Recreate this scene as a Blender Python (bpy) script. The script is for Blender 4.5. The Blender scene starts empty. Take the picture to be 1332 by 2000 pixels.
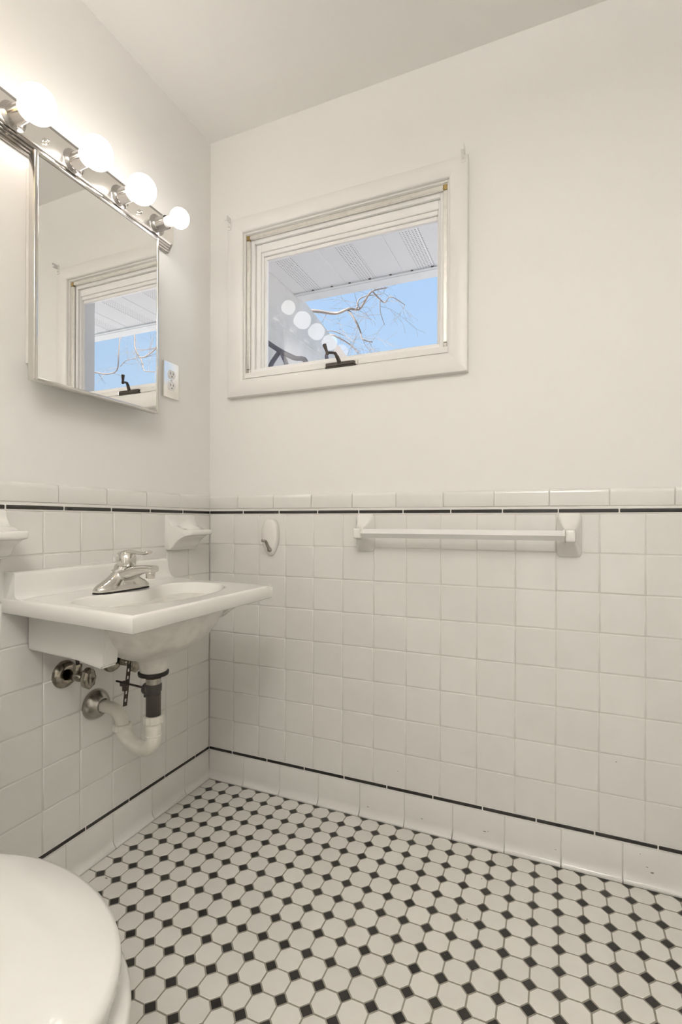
import bpy, bmesh, math, random
from mathutils import Vector, Matrix
random.seed(7)
S = bpy.context.scene
COL = S.collection
PI = math.pi

# ------------------------------------------------------------------ camera
YAW, ROLL = 0.4020, 0.0033
fw = Vector((-math.sin(YAW), math.cos(YAW), 0)); rt = Vector((math.cos(YAW), math.sin(YAW), 0)); up = Vector((0, 0, 1))
r3 = rt*math.cos(ROLL) + up*math.sin(ROLL); u3 = up*math.cos(ROLL) - rt*math.sin(ROLL)
cd = bpy.data.cameras.new('camera'); cam = bpy.data.objects.new('camera', cd); COL.objects.link(cam)
m = Matrix((r3, u3, -fw)).transposed().to_4x4(); m.translation = Vector((1.1905, -1.5292, 0.968)); cam.matrix_world = m
cd.sensor_fit = 'HORIZONTAL'; cd.sensor_width = 36.0; cd.lens = 965.2146/1332*36.0; cd.shift_y = 18.657/1332
cd.clip_start = 0.02
S.camera = cam
S.view_settings.view_transform = 'Standard'; S.view_settings.look = 'None'
S.view_settings.gamma = 1.0; S.view_settings.use_curve_mapping = False
S.view_settings.exposure = 0.08

# ------------------------------------------------------------------ world, sun, added fill lamps
w = bpy.data.worlds.new('world'); S.world = w; w.use_nodes = True
nt = w.node_tree; nt.nodes.clear()
tc = nt.nodes.new('ShaderNodeTexCoord'); sx = nt.nodes.new('ShaderNodeSeparateXYZ'); rp = nt.nodes.new('ShaderNodeValToRGB')
bg = nt.nodes.new('ShaderNodeBackground'); wo = nt.nodes.new('ShaderNodeOutputWorld')
nt.links.new(tc.outputs['Generated'], sx.inputs[0]); nt.links.new(sx.outputs['Z'], rp.inputs[0])
nt.links.new(rp.outputs[0], bg.inputs[0]); nt.links.new(bg.outputs[0], wo.inputs[0])
rp.color_ramp.elements[0].position = 0.0; rp.color_ramp.elements[0].color = (0.60, 0.80, 1.0, 1)
rp.color_ramp.elements[1].position = 1.0; rp.color_ramp.elements[1].color = (0.28, 0.52, 0.95, 1)
bg.inputs[1].default_value = 0.95
sl = bpy.data.lights.new('sun', 'SUN'); so = bpy.data.objects.new('sun', sl); COL.objects.link(so)
sl.energy = 25.0; sl.angle = 0.009; sl.color = (1.0, 0.95, 0.88)
so.rotation_euler = Vector((-0.55, -0.55, 0.9)).to_track_quat('Z', 'Y').to_euler()
al = bpy.data.lights.new('fill_down_light', 'AREA'); ao = bpy.data.objects.new('fill_down_light', al); COL.objects.link(ao)  # unseen fill lamp added to brighten the room
al.shape = 'DISK'; al.size = 0.46; al.energy = 6.5; al.color = (1.0, 0.975, 0.945)
ao.location = (1.25, -1.95, 2.095)
ul = bpy.data.lights.new('fill_up_light', 'AREA'); uo = bpy.data.objects.new('fill_up_light', ul); COL.objects.link(uo)  # added uplight, brightens the room by bounce off the ceiling
ul.shape = 'DISK'; ul.size = 0.42; ul.energy = 36.0; ul.color = (1.0, 0.975, 0.945)
uo.location = (1.25, -1.95, 2.225); uo.rotation_euler = (math.radians(180), 0, 0)
BULB = 8.0
hl = bpy.data.lights.new('hall_fill_light', 'AREA'); ho = bpy.data.objects.new('hall_fill_light', hl); COL.objects.link(ho)  # added fill light shining in through the made-up doorway
hl.shape = 'RECTANGLE'; hl.size = 0.9; hl.size_y = 1.9; hl.energy = 4.0; hl.color = (1.0, 0.965, 0.92)
ho.location = (1.40, -3.05, 1.15); ho.rotation_euler = (math.radians(90), 0, 0)

# ------------------------------------------------------------------ materials
def mat(name, col=(.8, .8, .8), rough=.5, metal=0.0, spec=.5, coat=0.0, emit=None, es=0, trans=0, ior=1.45,
        noise=None, bump=None, vary=0.0):
    """noise=(scale, amount, colour2)  bump=(scale, strength, distance)  vary=per object value jitter"""
    M = bpy.data.materials.new(name); M.use_nodes = True
    n = M.node_tree.nodes; l = M.node_tree.links; b = n['Principled BSDF']
    b.inputs['Base Color'].default_value = (*col, 1); b.inputs['Roughness'].default_value = rough
    b.inputs['Metallic'].default_value = metal; b.inputs['Specular IOR Level'].default_value = spec
    b.inputs['Coat Weight'].default_value = coat; b.inputs['Coat Roughness'].default_value = 0.06
    b.inputs['Transmission Weight'].default_value = trans; b.inputs['IOR'].default_value = ior
    if emit: b.inputs['Emission Color'].default_value = (*emit, 1); b.inputs['Emission Strength'].default_value = es
    src = None
    if noise or bump:
        g = n.new('ShaderNodeNewGeometry')
    if noise:
        t = n.new('ShaderNodeTexNoise'); t.inputs['Scale'].default_value = noise[0]; t.inputs['Detail'].default_value = 5
        l.new(g.outputs['Position'], t.inputs['Vector'])
        r = n.new('ShaderNodeMapRange'); r.inputs['From Min'].default_value = .45; r.inputs['From Max'].default_value = .75
        r.inputs['To Max'].default_value = noise[1]; l.new(t.outputs['Fac'], r.inputs['Value'])
        mx = n.new('ShaderNodeMix'); mx.data_type = 'RGBA'; mx.inputs['A'].default_value = (*col, 1); mx.inputs['B'].default_value = (*noise[2], 1)
        l.new(r.outputs[0], mx.inputs['Factor']); src = mx.outputs['Result']
    if vary:
        oi = n.new('ShaderNodeObjectInfo'); mr = n.new('ShaderNodeMapRange')
        mr.inputs['To Min'].default_value = 1 - vary; mr.inputs['To Max'].default_value = 1.0
        l.new(oi.outputs['Random'], mr.inputs['Value'])
        hs = n.new('ShaderNodeHueSaturation'); hs.inputs['Color'].default_value = (*col, 1)
        if src: l.new(src, hs.inputs['Color'])
        l.new(mr.outputs[0], hs.inputs['Value']); src = hs.outputs['Color']
    if src: l.new(src, b.inputs['Base Color'])
    if bump:
        t2 = n.new('ShaderNodeTexNoise'); t2.inputs['Scale'].default_value = bump[0]; t2.inputs['Detail'].default_value = 3
        l.new(g.outputs['Position'], t2.inputs['Vector'])
        bp = n.new('ShaderNodeBump'); bp.inputs['Strength'].default_value = bump[1]; bp.inputs['Distance'].default_value = bump[2]
        l.new(t2.outputs['Fac'], bp.inputs['Height']); l.new(bp.outputs[0], b.inputs['Normal'])
    return M

PAINT = mat('wall_paint', (.85, .833, .80), .55, bump=(55, .10, .002), noise=(3, .25, (.825, .806, .77)))
CEIL = mat('ceiling_paint', (.91, .893, .86), .7, bump=(40, .08, .002))
TILE = mat('glazed_wall_tile', (.80, .785, .745), .13, coat=.3, vary=.035, bump=(22, .05, .0015), noise=(14, .22, (.70, .68, .63)))
GROUT = mat('wall_grout', (.70, .68, .63), .8, noise=(30, .5, (.56, .54, .49)))
BLACKT = mat('black_glazed_tile', (.022, .018, .016), .18, coat=.3, vary=.2)
FGROUT = mat('floor_grout', (.31, .29, .24), .85, noise=(25, .6, (.21, .195, .16)))
FTILE = mat('white_floor_tile', (.80, .775, .725), .28, vary=.07, noise=(30, .3, (.72, .69, .64)))
FBLACK = mat('black_floor_tile', (.025, .022, .019), .33, vary=.3)
PORC = mat('white_porcelain', (.83, .815, .775), .1, coat=.4)
PORCD = mat('unglazed_porcelain', (.78, .755, .70), .3, noise=(28, .75, (.62, .59, .53)))
CAULK = mat('caulk', (.80, .78, .74), .5)
CHROME = mat('chrome', (.66, .64, .61), .07, 1.0)
SOCK = mat('socket_chrome', (.42, .40, .38), .12, 1.0)  # darker copy of the chrome; dark room reflections put into the colour
STEEL = mat('stainless_frame', (.66, .64, .61), .16, 1.0)
PLATE = mat('chrome_plate', (.90, .875, .84), .2, 1.0)
ALUM = mat('aluminium_track', (.84, .82, .78), .33, 1.0, noise=(60, .4, (.62, .59, .54)))
BRASS = mat('brass_corner', (.46, .34, .14), .35, .9)
MIRROR = mat('mirror_glass', (.93, .93, .92), .0, 1.0)
TRIM = mat('gloss_white_trim', (.83, .81, .78), .32)
SASH = mat('white_vinyl', (.90, .885, .87), .3)
DARK = mat('dark_bronze', (.07, .058, .05), .42, .4)
SLOT = mat('socket_slot', (.02, .02, .02), .6)
OUTW = mat('outlet_white', (.84, .82, .79), .3)
NICK = mat('brushed_nickel', (.36, .34, .30), .3, 1.0)
HOOKW = mat('hook_plastic', (.80, .775, .74), .3)
DCHROME = mat('old_chrome', (.36, .33, .28), .2, 1.0, noise=(90, .8, (.16, .14, .11)))
BRUSH = mat('brushed_steel', (.42, .40, .36), .27, 1.0)
GREYP = mat('dark_grey_plastic', (.075, .068, .06), .45)
RUBBER = mat('black_rubber', (.02, .018, .016), .6)
PVC = mat('white_pvc', (.80, .77, .69), .3, noise=(40, .5, (.68, .65, .57)))
ACRYL = mat('milky_acrylic', (.95, .935, .915), .18, trans=.22, ior=1.3)
BULBM = mat('lit_bulb', (1, 1, 1), .4, emit=(1.0, .96, .915), es=BULB)
BULBD = mat('amber_bulb', (1, .8, .5), .4, emit=(1.0, .62, .25), es=6)
BBASE = mat('bulb_neck', (.86, .85, .82), .35)
FILLG = mat('fill_lamp_glass', (.9, .88, .84), .3, emit=(1.0, .965, .925), es=6.0)  # glowing bowl of the added fill lamp
SOFF = mat('soffit_vinyl', (.78, .765, .75), .6)
FASC = mat('fascia_white', (.80, .79, .77), .5, noise=(9, .4, (.65, .64, .61)))
STUC = mat('stucco', (.60, .59, .575), .85, noise=(6, .8, (.47, .48, .45)), bump=(50, .4, .01))
BARK = mat('bark', (.20, .17, .15), .85, noise=(20, .6, (.10, .085, .07)))
TWIG = mat('twig_bark', (.15, .13, .12), .9)
STEM = mat('grey_stem_bark', (.15, .15, .18), .8)
BOUNCE = mat('bounce_paving', (.52, .49, .48), .95, noise=(2, .8, (.42, .41, .38)))  # kept pale so the unseen ground bounces sun up to the soffit
ROOF = mat('roof_shingle', (.16, .15, .14), .9, noise=(12, .6, (.09, .085, .08)))
MARK = mat('scuff', (.22, .20, .17), .7)
# soffit perforations (fine holes in bands)
n = SOFF.node_tree.nodes; l = SOFF.node_tree.links
g = n.new('ShaderNodeNewGeometry'); sp = n.new('ShaderNodeSeparateXYZ'); l.new(g.outputs['Position'], sp.inputs[0])
def mth(op, a, b=None, c=None):
    q = n.new('ShaderNodeMath'); q.operation = op
    for i, v in enumerate((a, b, c)):
        if v is None: continue
        if isinstance(v, (int, float)): q.inputs[i].default_value = v
        else: l.new(v, q.inputs[i])
    return q.outputs[0]
px = mth('SUBTRACT', mth('MODULO', mth('ADD', sp.outputs['X'], 10.0), .0135), .00675)
py = mth('SUBTRACT', mth('MODULO', mth('ADD', sp.outputs['Y'], 10.0), .0135), .00675)
rad = mth('SQRT', mth('ADD', mth('MULTIPLY', px, px), mth('MULTIPLY', py, py)))
hole = mth('LESS_THAN', rad, .0027)
band = mth('LESS_THAN', mth('MODULO', mth('ADD', sp.outputs['X'], 10.085), .305), .09)
msk = mth('MULTIPLY', hole, band)
mx = n.new('ShaderNodeMix'); mx.data_type = 'RGBA'; mx.inputs['A'].default_value = (.78, .765, .75, 1); mx.inputs['B'].default_value = (.22, .20, .18, 1)
l.new(msk, mx.inputs['Factor']); l.new(mx.outputs['Result'], n['Principled BSDF'].inputs['Base Color'])
# window glass
GLASS = bpy.data.materials.new('window_glass'); GLASS.use_nodes = True
n = GLASS.node_tree.nodes; l = GLASS.node_tree.links; n.clear()
tr = n.new('ShaderNodeBsdfTransparent'); tr.inputs[0].default_value = (.97, .97, .975, 1)
gl = n.new('ShaderNodeBsdfGlossy'); gl.inputs['Roughness'].default_value = .0
fr = n.new('ShaderNodeFresnel'); fr.inputs[0].default_value = 1.5
ms = n.new('ShaderNodeMixShader'); out = n.new('ShaderNodeOutputMaterial')
l.new(fr.outputs[0], ms.inputs[0]); l.new(tr.outputs[0], ms.inputs[1]); l.new(gl.outputs[0], ms.inputs[2]); l.new(ms.outputs[0], out.inputs[0])

# ------------------------------------------------------------------ helpers
WLOC = {}
def wl(o):
    return WLOC.get(o.name, Vector((0, 0, 0))) if o else Vector((0, 0, 0))
def obj(name, vf, material, parent=None, smooth=False, data=None, loc=None):
    """vf = (verts, faces) in world coordinates"""
    if data is None:
        me = bpy.data.meshes.new(name); me.from_pydata([tuple(v) for v in vf[0]], [], vf[1]); me.update()
        if smooth: me.polygons.foreach_set('use_smooth', [True]*len(me.polygons))
        me.materials.append(material)
    else: me = data
    o = bpy.data.objects.new(name, me); COL.objects.link(o)
    base = wl(parent)
    if loc is None:
        # put the origin at the centre of the shape
        if data is None and len(me.vertices):
            c = sum((v.co for v in me.vertices), Vector())/len(me.vertices)
            me.transform(Matrix.Translation(-c)); loc = c
        else: loc = Vector((0, 0, 0))
    loc = Vector(loc); o.location = loc - base; o.parent = parent; WLOC[o.name] = loc
    return o
def fix(o, outward=True):
    bm = bmesh.new(); bm.from_mesh(o.data); bmesh.ops.recalc_face_normals(bm, faces=bm.faces); bm.to_mesh(o.data); bm.free(); return o
def sharp(o, deg=40):
    o.data.polygons.foreach_set('use_smooth', [True]*len(o.data.polygons)); 
    bm = bmesh.new(); bm.from_mesh(o.data)
    bmesh.ops.recalc_face_normals(bm, faces=bm.faces)
    for e in bm.edges:
        e.smooth = not (len(e.link_faces) == 2 and e.calc_face_angle(0) > math.radians(deg))
    bm.to_mesh(o.data); bm.free(); return o
def thing(name, label, cat, loc, group=None, kind=None):
    o = bpy.data.objects.new(name, None); COL.objects.link(o); o.location = loc; WLOC[o.name] = Vector(loc)
    o.empty_display_size = .05
    return tag(o, label, cat, group, kind)
def tag(o, label=None, cat=None, group=None, kind=None):
    if label: o['label'] = label
    if cat: o['category'] = cat
    if group: o['group'] = group
    if kind: o['kind'] = kind
    return o
def join(*vfs):
    V, F = [], []
    for v, f in vfs:
        k = len(V); V += list(v); F += [tuple(i+k for i in q) for q in f]
    return V, F
def box(x0, x1, y0, y1, z0, z1):
    V = [(x, y, z) for x in (x0, x1) for y in (y0, y1) for z in (z0, z1)]
    return V, [(0, 1, 3, 2), (4, 6, 7, 5), (0, 4, 5, 1), (2, 3, 7, 6), (0, 2, 6, 4), (1, 5, 7, 3)]
def rbox(x0, x1, y0, y1, z0, z1, r=.003, seg=2):
    bm = bmesh.new(); V, F = box(x0, x1, y0, y1, z0, z1)
    vs = [bm.verts.new(v) for v in V]
    for f in F: bm.faces.new([vs[i] for i in f])
    bmesh.ops.bevel(bm, geom=bm.edges[:], offset=r, segments=seg, affect='EDGES', profile=.5)
    bmesh.ops.recalc_face_normals(bm, faces=bm.faces)
    bm.verts.index_update()
    out = [v.co.copy() for v in bm.verts], [tuple(v.index for v in f.verts) for f in bm.faces]; bm.free(); return out
def loft(rings, close=True, cap0=True, cap1=True):
    N = len(rings[0]); V = [v for r in rings for v in r]; F = []
    for i in range(len(rings)-1):
        for j in range(N if close else N-1):
            a = i*N+j; b = i*N+(j+1) % N
            F.append((a, b, b+N, a+N))
    if cap0: F.append(tuple(reversed(range(N))))
    if cap1: F.append(tuple(range((len(rings)-1)*N, len(rings)*N)))
    return V, F
def frames(P):
    P = [Vector(p) for p in P]; T = []
    for i in range(len(P)):
        a = P[max(i-1, 0)]; b = P[min(i+1, len(P)-1)]; T.append((b-a).normalized())
    ref = Vector((0, 0, 1)) if abs(T[0].z) < .9 else Vector((1, 0, 0))
    nrm = (ref - T[0]*ref.dot(T[0])).normalized(); out = []
    for i in range(len(P)):
        nrm = (nrm - T[i]*nrm.dot(T[i])).normalized(); out.append((P[i], T[i], nrm, T[i].cross(nrm)))
    return out
def tube(P, r, seg=16, caps=True, ry=None):
    """r scalar or list; ry gives the other half axis"""
    R = []
    for i, (p, t, a, b) in enumerate(frames(P)):
        q = r[i] if hasattr(r, '__len__') else r
        q2 = q if ry is None else (ry[i] if hasattr(ry, '__len__') else ry)
        R.append([p + a*(q2*math.cos(2*PI*k/seg)) + b*(q*math.sin(2*PI*k/seg)) for k in range(seg)])
    return loft(R, True, caps, caps)
def lathe(prof, origin, axis, seg=32, cap0=True, cap1=True):
    """prof = [(radius, height along axis)]"""
    ax = Vector(axis).normalized(); ref = Vector((0, 0, 1)) if abs(ax.z) < .9 else Vector((1, 0, 0))
    a = (ref-ax*ref.dot(ax)).normalized(); b = ax.cross(a); o = Vector(origin)
    return loft([[o+ax*h+a*(r*math.cos(2*PI*k/seg))+b*(r*math.sin(2*PI*k/seg)) for k in range(seg)] for r, h in prof], True, cap0, cap1)
def spline(pts, n=8):
    """Catmull-Rom through points (tuples of any length)"""
    P = [pts[0]] + list(pts) + [pts[-1]]; out = []
    for i in range(1, len(P)-2):
        for k in range(n):
            t = k/n
            out.append(tuple(.5*((2*b)+(-a+c)*t+(2*a-5*b+4*c-d)*t*t+(-a+3*b-3*c+d)*t**3) for a, b, c, d in zip(P[i-1], P[i], P[i+1], P[i+2])))
    out.append(tuple(pts[-1])); return out
def structure(name, vf, m, label, cat):
    return tag(obj(name, vf, m, None), label, cat, None, 'structure')

# ------------------------------------------------------------------ room shell
XR, YF, ZC = 1.95, -2.40, 2.402
ZG = 0.992                      # grout line under the upper black liner
OX0, OX1, OZ0, OZ1 = 0.1565, 0.8925, 1.492, 2.0145     # window rough opening
wb = structure('wall_back', join(box(-.15, OX0, .004, .115, -.1, 2.6), box(OX1, XR+.15, .004, .115, -.1, 2.6),
     box(OX0, OX1, .004, .115, -.1, OZ0), box(OX0, OX1, .004, .115, OZ1, 2.6)), PAINT,
     'off-white painted wall with the small window, white tile below', 'wall')
wlft = structure('wall_left', box(-.16, -.004, YF-.15, .15, -.1, 2.6), PAINT, 'off-white painted wall behind mirror and sink, white tile below', 'wall')
structure('wall_right', box(XR, XR+.15, YF, 0, -.1, 2.6), PAINT, 'plain off-white side wall out of frame', 'wall')
structure('wall_front', join(box(-.15, .97, YF-.12, YF, -.1, 2.6), box(1.80, XR+.15, YF-.12, YF, -.1, 2.6), box(.97, 1.80, YF-.12, YF, 2.04, 2.6), box(.97, 1.80, YF-.12, YF, -.1, -.0012)), PAINT, 'off-white wall behind the viewer, with a doorway added for fill light', 'wall')  # doorway added to let fill light in
structure('added_hall_shell', join(box(.5, .6, -3.3, YF-.12, -.1, 2.5), box(2.1, 2.2, -3.3, YF-.12, -.1, 2.5), box(.5, 2.2, -3.4, -3.3, -.1, 2.5),
     box(.5, 2.2, -3.3, YF-.12, 2.4, 2.5), box(.5, 2.2, -3.3, YF-.12, -.1, -.0012)), PAINT, 'plain hallway added behind the viewer to hold a fill light', 'hallway')  # made-up hallway enclosing the added fill light
structure('ceiling', box(-.004, XR, YF, .004, ZC, ZC+.1), CEIL, 'smooth off-white ceiling above both walls', 'ceiling')
fl = structure('floor', box(0, XR, YF, 0, -.06, -.0006), FGROUT, 'octagon and dot floor of white and black tiles', 'floor')
obj('wall_grout', box(0, XR, .0016, .004, 0, 1.055), GROUT, wb)
obj('wall_grout', box(-.004, -.0016, YF, 0, 0, 1.055), GROUT, wlft)

# ---- tiles
def tilemesh(name, w, h, t=.004, r=.0023, m=TILE):
    """tile in local XZ, face towards -Y at y=0"""
    rings = []
    for ins, y in ((0, t), (0, r*.9), (r*.35, r*.28), (r, 0.0), (r+.002, 0.0)):
        rings.append([(-w/2+ins, y, -h/2+ins), (w/2-ins, y, -h/2+ins), (w/2-ins, y, h/2-ins), (-w/2+ins, y, h/2-ins)])
    V, F = loft(rings, True, False, True)
    me = bpy.data.meshes.new(name); me.from_pydata(V, [], F); me.update()
    me.polygons.foreach_set('use_smooth', [True]*len(me.polygons)); me.materials.append(m); return me
def profmesh(name, L, prof, m):
    """profile [(y,z)...] extruded along X, small end chamfers"""
    R = []
    cy = sum(p[0] for p in prof)/len(prof); cz = sum(p[1] for p in prof)/len(prof)
    for x, s in ((-L/2, .0012), (-L/2+.0012, 0), (L/2-.0012, 0), (L/2, .0012)):
        R.append([(x, y+(s if y < .002 else 0), z) for y, z in prof])
    V, F = loft(R, True, True, True)
    me = bpy.data.meshes.new(name); me.from_pydata(V, [], F); me.update(); me.materials.append(m)
    bm = bmesh.new(); bm.from_mesh(me); bmesh.ops.recalc_face_normals(bm, faces=bm.faces)
    for f in bm.faces: f.smooth = len(f.verts) == 4
    for e in bm.edges: e.smooth = not (len(e.link_faces) == 2 and e.calc_face_angle(0) > .6)
    bm.to_mesh(me); bm.free(); return me
MESH = {}
def getmesh(key, fn):
    if key not in MESH: MESH[key] = fn()
    return MESH[key]
def place(name, me, u, z, side, dep=0.0, tilt=.0015):
    """side 'b' -> back wall at x=u ; 'l' -> left wall at y=-u"""
    par = wb if side == 'b' else wlft
    if side == 'b': loc = (u, dep, z); rz = 0
    else: loc = (-dep, -u, z); rz = PI/2
    o = obj(name, None, None, par, data=me, loc=loc)
    o.rotation_euler = (random.uniform(-tilt, tilt), 0, rz+random.uniform(-tilt, tilt)); return o
P = .1095; J = .0016
def field(side, off, maxu):
    edges = [0.0] + [off+P*i for i in range(1, 40) if off+P*i < maxu] + [maxu]
    for a, b in zip(edges, edges[1:]):
        if b-a < .02: continue
        wd = round(b-a-J, 4)
        for r in range(8):
            me = getmesh(('f', wd), lambda: tilemesh('wall_tile', wd, P-J))
            zc = ZG - P*(r+.5)
            o = place('wall_tile', me, (a+b)/2, zc, side, random.uniform(-.0002, .0003))
def run(side, name, first, pitch, maxu, zc, fn, key):
    edges = [0.0]; u = first
    while u < maxu: edges.append(u); u += pitch
    edges.append(maxu)
    for a, b in zip(edges, edges[1:]):
        wd = round(b-a-(.0034 if key == 'lin' else .0022), 4)
        if wd < .01: continue
        me = getmesh((key, wd), lambda: fn(wd)); place(name, me, (a+b)/2, zc, side, 0, .0008)
cap_prof = [(.004, -.0245), (.0008, -.0245), (-.0012, -.0235), (-.002, -.021), (-.002, .012), (-.0012, .018), (.001, .0225), (.004, .0245)]
lin_prof = [(.004, -.0054), (.0005, -.0054), (-.0012, -.0038), (-.0018, 0), (-.0012, .0038), (.0005, .0054), (.004, .0054)]
H = .1015
base_prof = [(.004, -H/2), (-.0125, -H/2), (-.0125, -H/2+.004), (-.0095, -H/2+.0055), (-.0065, -H/2+.0085), (-.0040, -H/2+.0125), (-.0020, -H/2+.0175), (-.0008, -H/2+.023), (-.0005, -H/2+.028), (-.0005, -H/2+.031),
             (-.0005, H/2-.003), (.0005, H/2-.0008), (.004, H/2)]
for side, off, mu in (('b', -.0005, 1.948), ('l', .009, 2.10)):
    field(side, off, mu)
for side, c1, cp, l1, l2, b1, mu in (('b', .1266, .1513, .1502, .1050, .1549, 1.948), ('l', .1650, .1534, .1490, .0790, .1360, 2.10)):
    bp_ = .1520 if side == 'b' else .1545
    run(side, 'cap_tile', c1, cp, mu, 1.0382, lambda wd: profmesh('cap_tile', wd, cap_prof, TILE), 'cap')
    run(side, 'liner_tile', l1, .1513 if side == 'b' else .1534, mu, 1.0005, lambda wd: profmesh('liner_tile', wd, lin_prof, BLACKT), 'lin')
    run(side, 'liner_tile', l2, .1498 if side == 'b' else .1535, mu, .1103, lambda wd: profmesh('liner_tile', wd, lin_prof, BLACKT), 'lin')
    run(side, 'base_tile', b1, bp_, mu, .0510, lambda wd: profmesh('base_tile', wd, base_prof, TILE), 'base')
# grout lips either side of the black liners
for a, b in ((.9925, 1.0132), (.1025, .118)):
    obj('grout_lip', box(0, 1.948, .0002, .004, a, b), CAULK, wb)
    obj('grout_lip', box(-.004, -.0002, -2.10, 0, a, b), CAULK, wlft)
# chips and scuffs on the tiles
def fleck(cx_, cz_, w_, h_, side='b', seed=0):
    rr = random.Random(seed); pts = []
    for k in range(9):
        a = 2*PI*k/9; q = rr.uniform(.65, 1.1); pts.append((cx_+w_*q*math.cos(a), -.0009, cz_+h_*q*math.sin(a)))
    if side == 'f': pts = [(x, z, .0004) for x, y, z in pts]
    return [Vector(p) for p in pts], [tuple(range(9))]
obj('scuff', join(*[fleck(x, z, a, b, 'b', i) for i, (x, z, a, b) in enumerate(((1.355, .318, .0016, .0016), (1.440, .040, .0055, .0022), (.640, .032, .0035, .0016), (1.428, .052, .004, .0012),
    (.8200, .036, .004, .0014), (1.010, .043, .005, .0016), (1.020, .046, .003, .001), (1.205, .040, .004, .001), (.742, .170, .0020, .0012), (.040, .815, .0012, .0012), (.075, .818, .0010, .0010), (1.412, .083, .0012, .0014)))]), MARK, wb)
obj('chip', join(*[fleck(x, y, a, b, 'f', i+30) for i, (x, y, a, b) in enumerate(((1.005, -.300, .0022, .0022), (.975, -.420, .0012, .0012), (.70, -.60, .0014, .0014), (.29, -.41, .001, .001), (1.02, -.145, .0018, .0022), (.085, -.545, .005, .0022)))]), MARK, fl)

# ---- floor mosaic
FP = .0577; FPY = .0583; FX0 = .0550; FY0 = -.0715; DH = .0144; G = .0016
def clip(poly, ax, val, keep):
    out = []
    for i in range(len(poly)):
        a, b = poly[i], poly[(i+1) % len(poly)]
        ia = (a[ax]-val)*keep >= 0; ib = (b[ax]-val)*keep >= 0
        if ia: out.append(a)
        if ia != ib:
            t = (val-a[ax])/(b[ax]-a[ax]); out.append((a[0]+(b[0]-a[0])*t, a[1]+(b[1]-a[1])*t))
    return out
def prism(poly, rd=.0009):
    cx = sum(p[0] for p in poly)/len(poly); cy = sum(p[1] for p in poly)/len(poly)
    rings = []
    for s, z in ((0, -.003), (0, -.0007), (rd, 0.0)):
        ring = []
        for x, y in poly:
            d = math.hypot(x-cx, y-cy) or 1; ring.append((x-(x-cx)/d*s, y-(y-cy)/d*s, z))
        rings.append(ring)
    return loft(rings, True, False, True)
hx, hy = FP/2-G, FPY/2-G
cd_ = DH+G*1.414                      # distance along the axis from corner of the cell to the cut
octp = []
ax_ = FP/2-cd_; ay_ = FPY/2-cd_
octp = [(-ax_, -hy), (ax_, -hy), (hx, -ay_), (hx, ay_), (ax_, hy), (-ax_, hy), (-hx, ay_), (-hx, -ay_)]
dotp = [(-DH, 0), (0, -DH), (DH, 0), (0, DH)]
XL, XU, YU, YL = .0135, 1.93, -.0135, -2.3
octs, dots = [], []
camx, camy = 1.1905, -1.5292
def inview(x, y):
    dx, dy = x-camx, y-camy; z = dx*fw.x+dy*fw.y
    if z < .2: return False
    u = 666+965.2*(dx*rt.x+dy*rt.y)/z; v = 1018.7+965.2*.968/z
    return -40 < u < 1372 and v < 2060
for i in range(-1, 36):
    for j in range(-1, 42):
        dx, dy = FX0+FP*i, FY0-FPY*j
        for kind, cx_, cy_, poly in (('d', dx, dy, dotp), ('o', dx+FP/2, dy+FPY/2, octp)):
            if cx_ > XU+.03 or cy_ < YL-.03: continue
            pl = [(cx_+p, cy_+q) for p, q in poly]
            pl = clip(clip(clip(clip(pl, 0, XL, 1), 0, XU, -1), 1, YU, -1), 1, YL, 1) if pl else pl
            full = len(pl) == len(poly) and all(abs(a[0]-cx_-b[0]) < 1e-9 and abs(a[1]-cy_-b[1]) < 1e-9 for a, b in zip(pl, poly))
            if len(pl) < 3: continue
            ar = abs(sum(pl[k][0]*pl[(k+1) % len(pl)][1]-pl[(k+1) % len(pl)][0]*pl[k][1] for k in range(len(pl))))/2
            if ar < 2e-5: continue
            (octs if kind == 'o' else dots).append((0 if inview(cx_, cy_) else 1, math.hypot(cx_-camx, cy_-camy), cx_, cy_, pl, full))
for lst, nm, m_, poly in ((octs, 'floor_tile', FTILE, octp), (dots, 'accent_tile', FBLACK, dotp)):
    lst.sort(key=lambda t: t[:4]); shared = None; rest = []
    for k, (iv, d, x, y, pl, full) in enumerate(lst):
        if k < 300:
            dz = random.uniform(-.0003, .0002)
            if full:
                if shared is None:
                    shared = bpy.data.meshes.new(nm); V, F = prism(poly); shared.from_pydata(V, [], F); shared.update(); shared.materials.append(m_)
                o = obj(nm, None, None, fl, data=shared, loc=(x, y, dz))
            else:
                o = obj(nm, prism(pl), m_, fl)
        else: rest.append(prism(pl))
    if rest: tag(obj(nm, join(*rest), m_, fl), kind='stuff')

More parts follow.
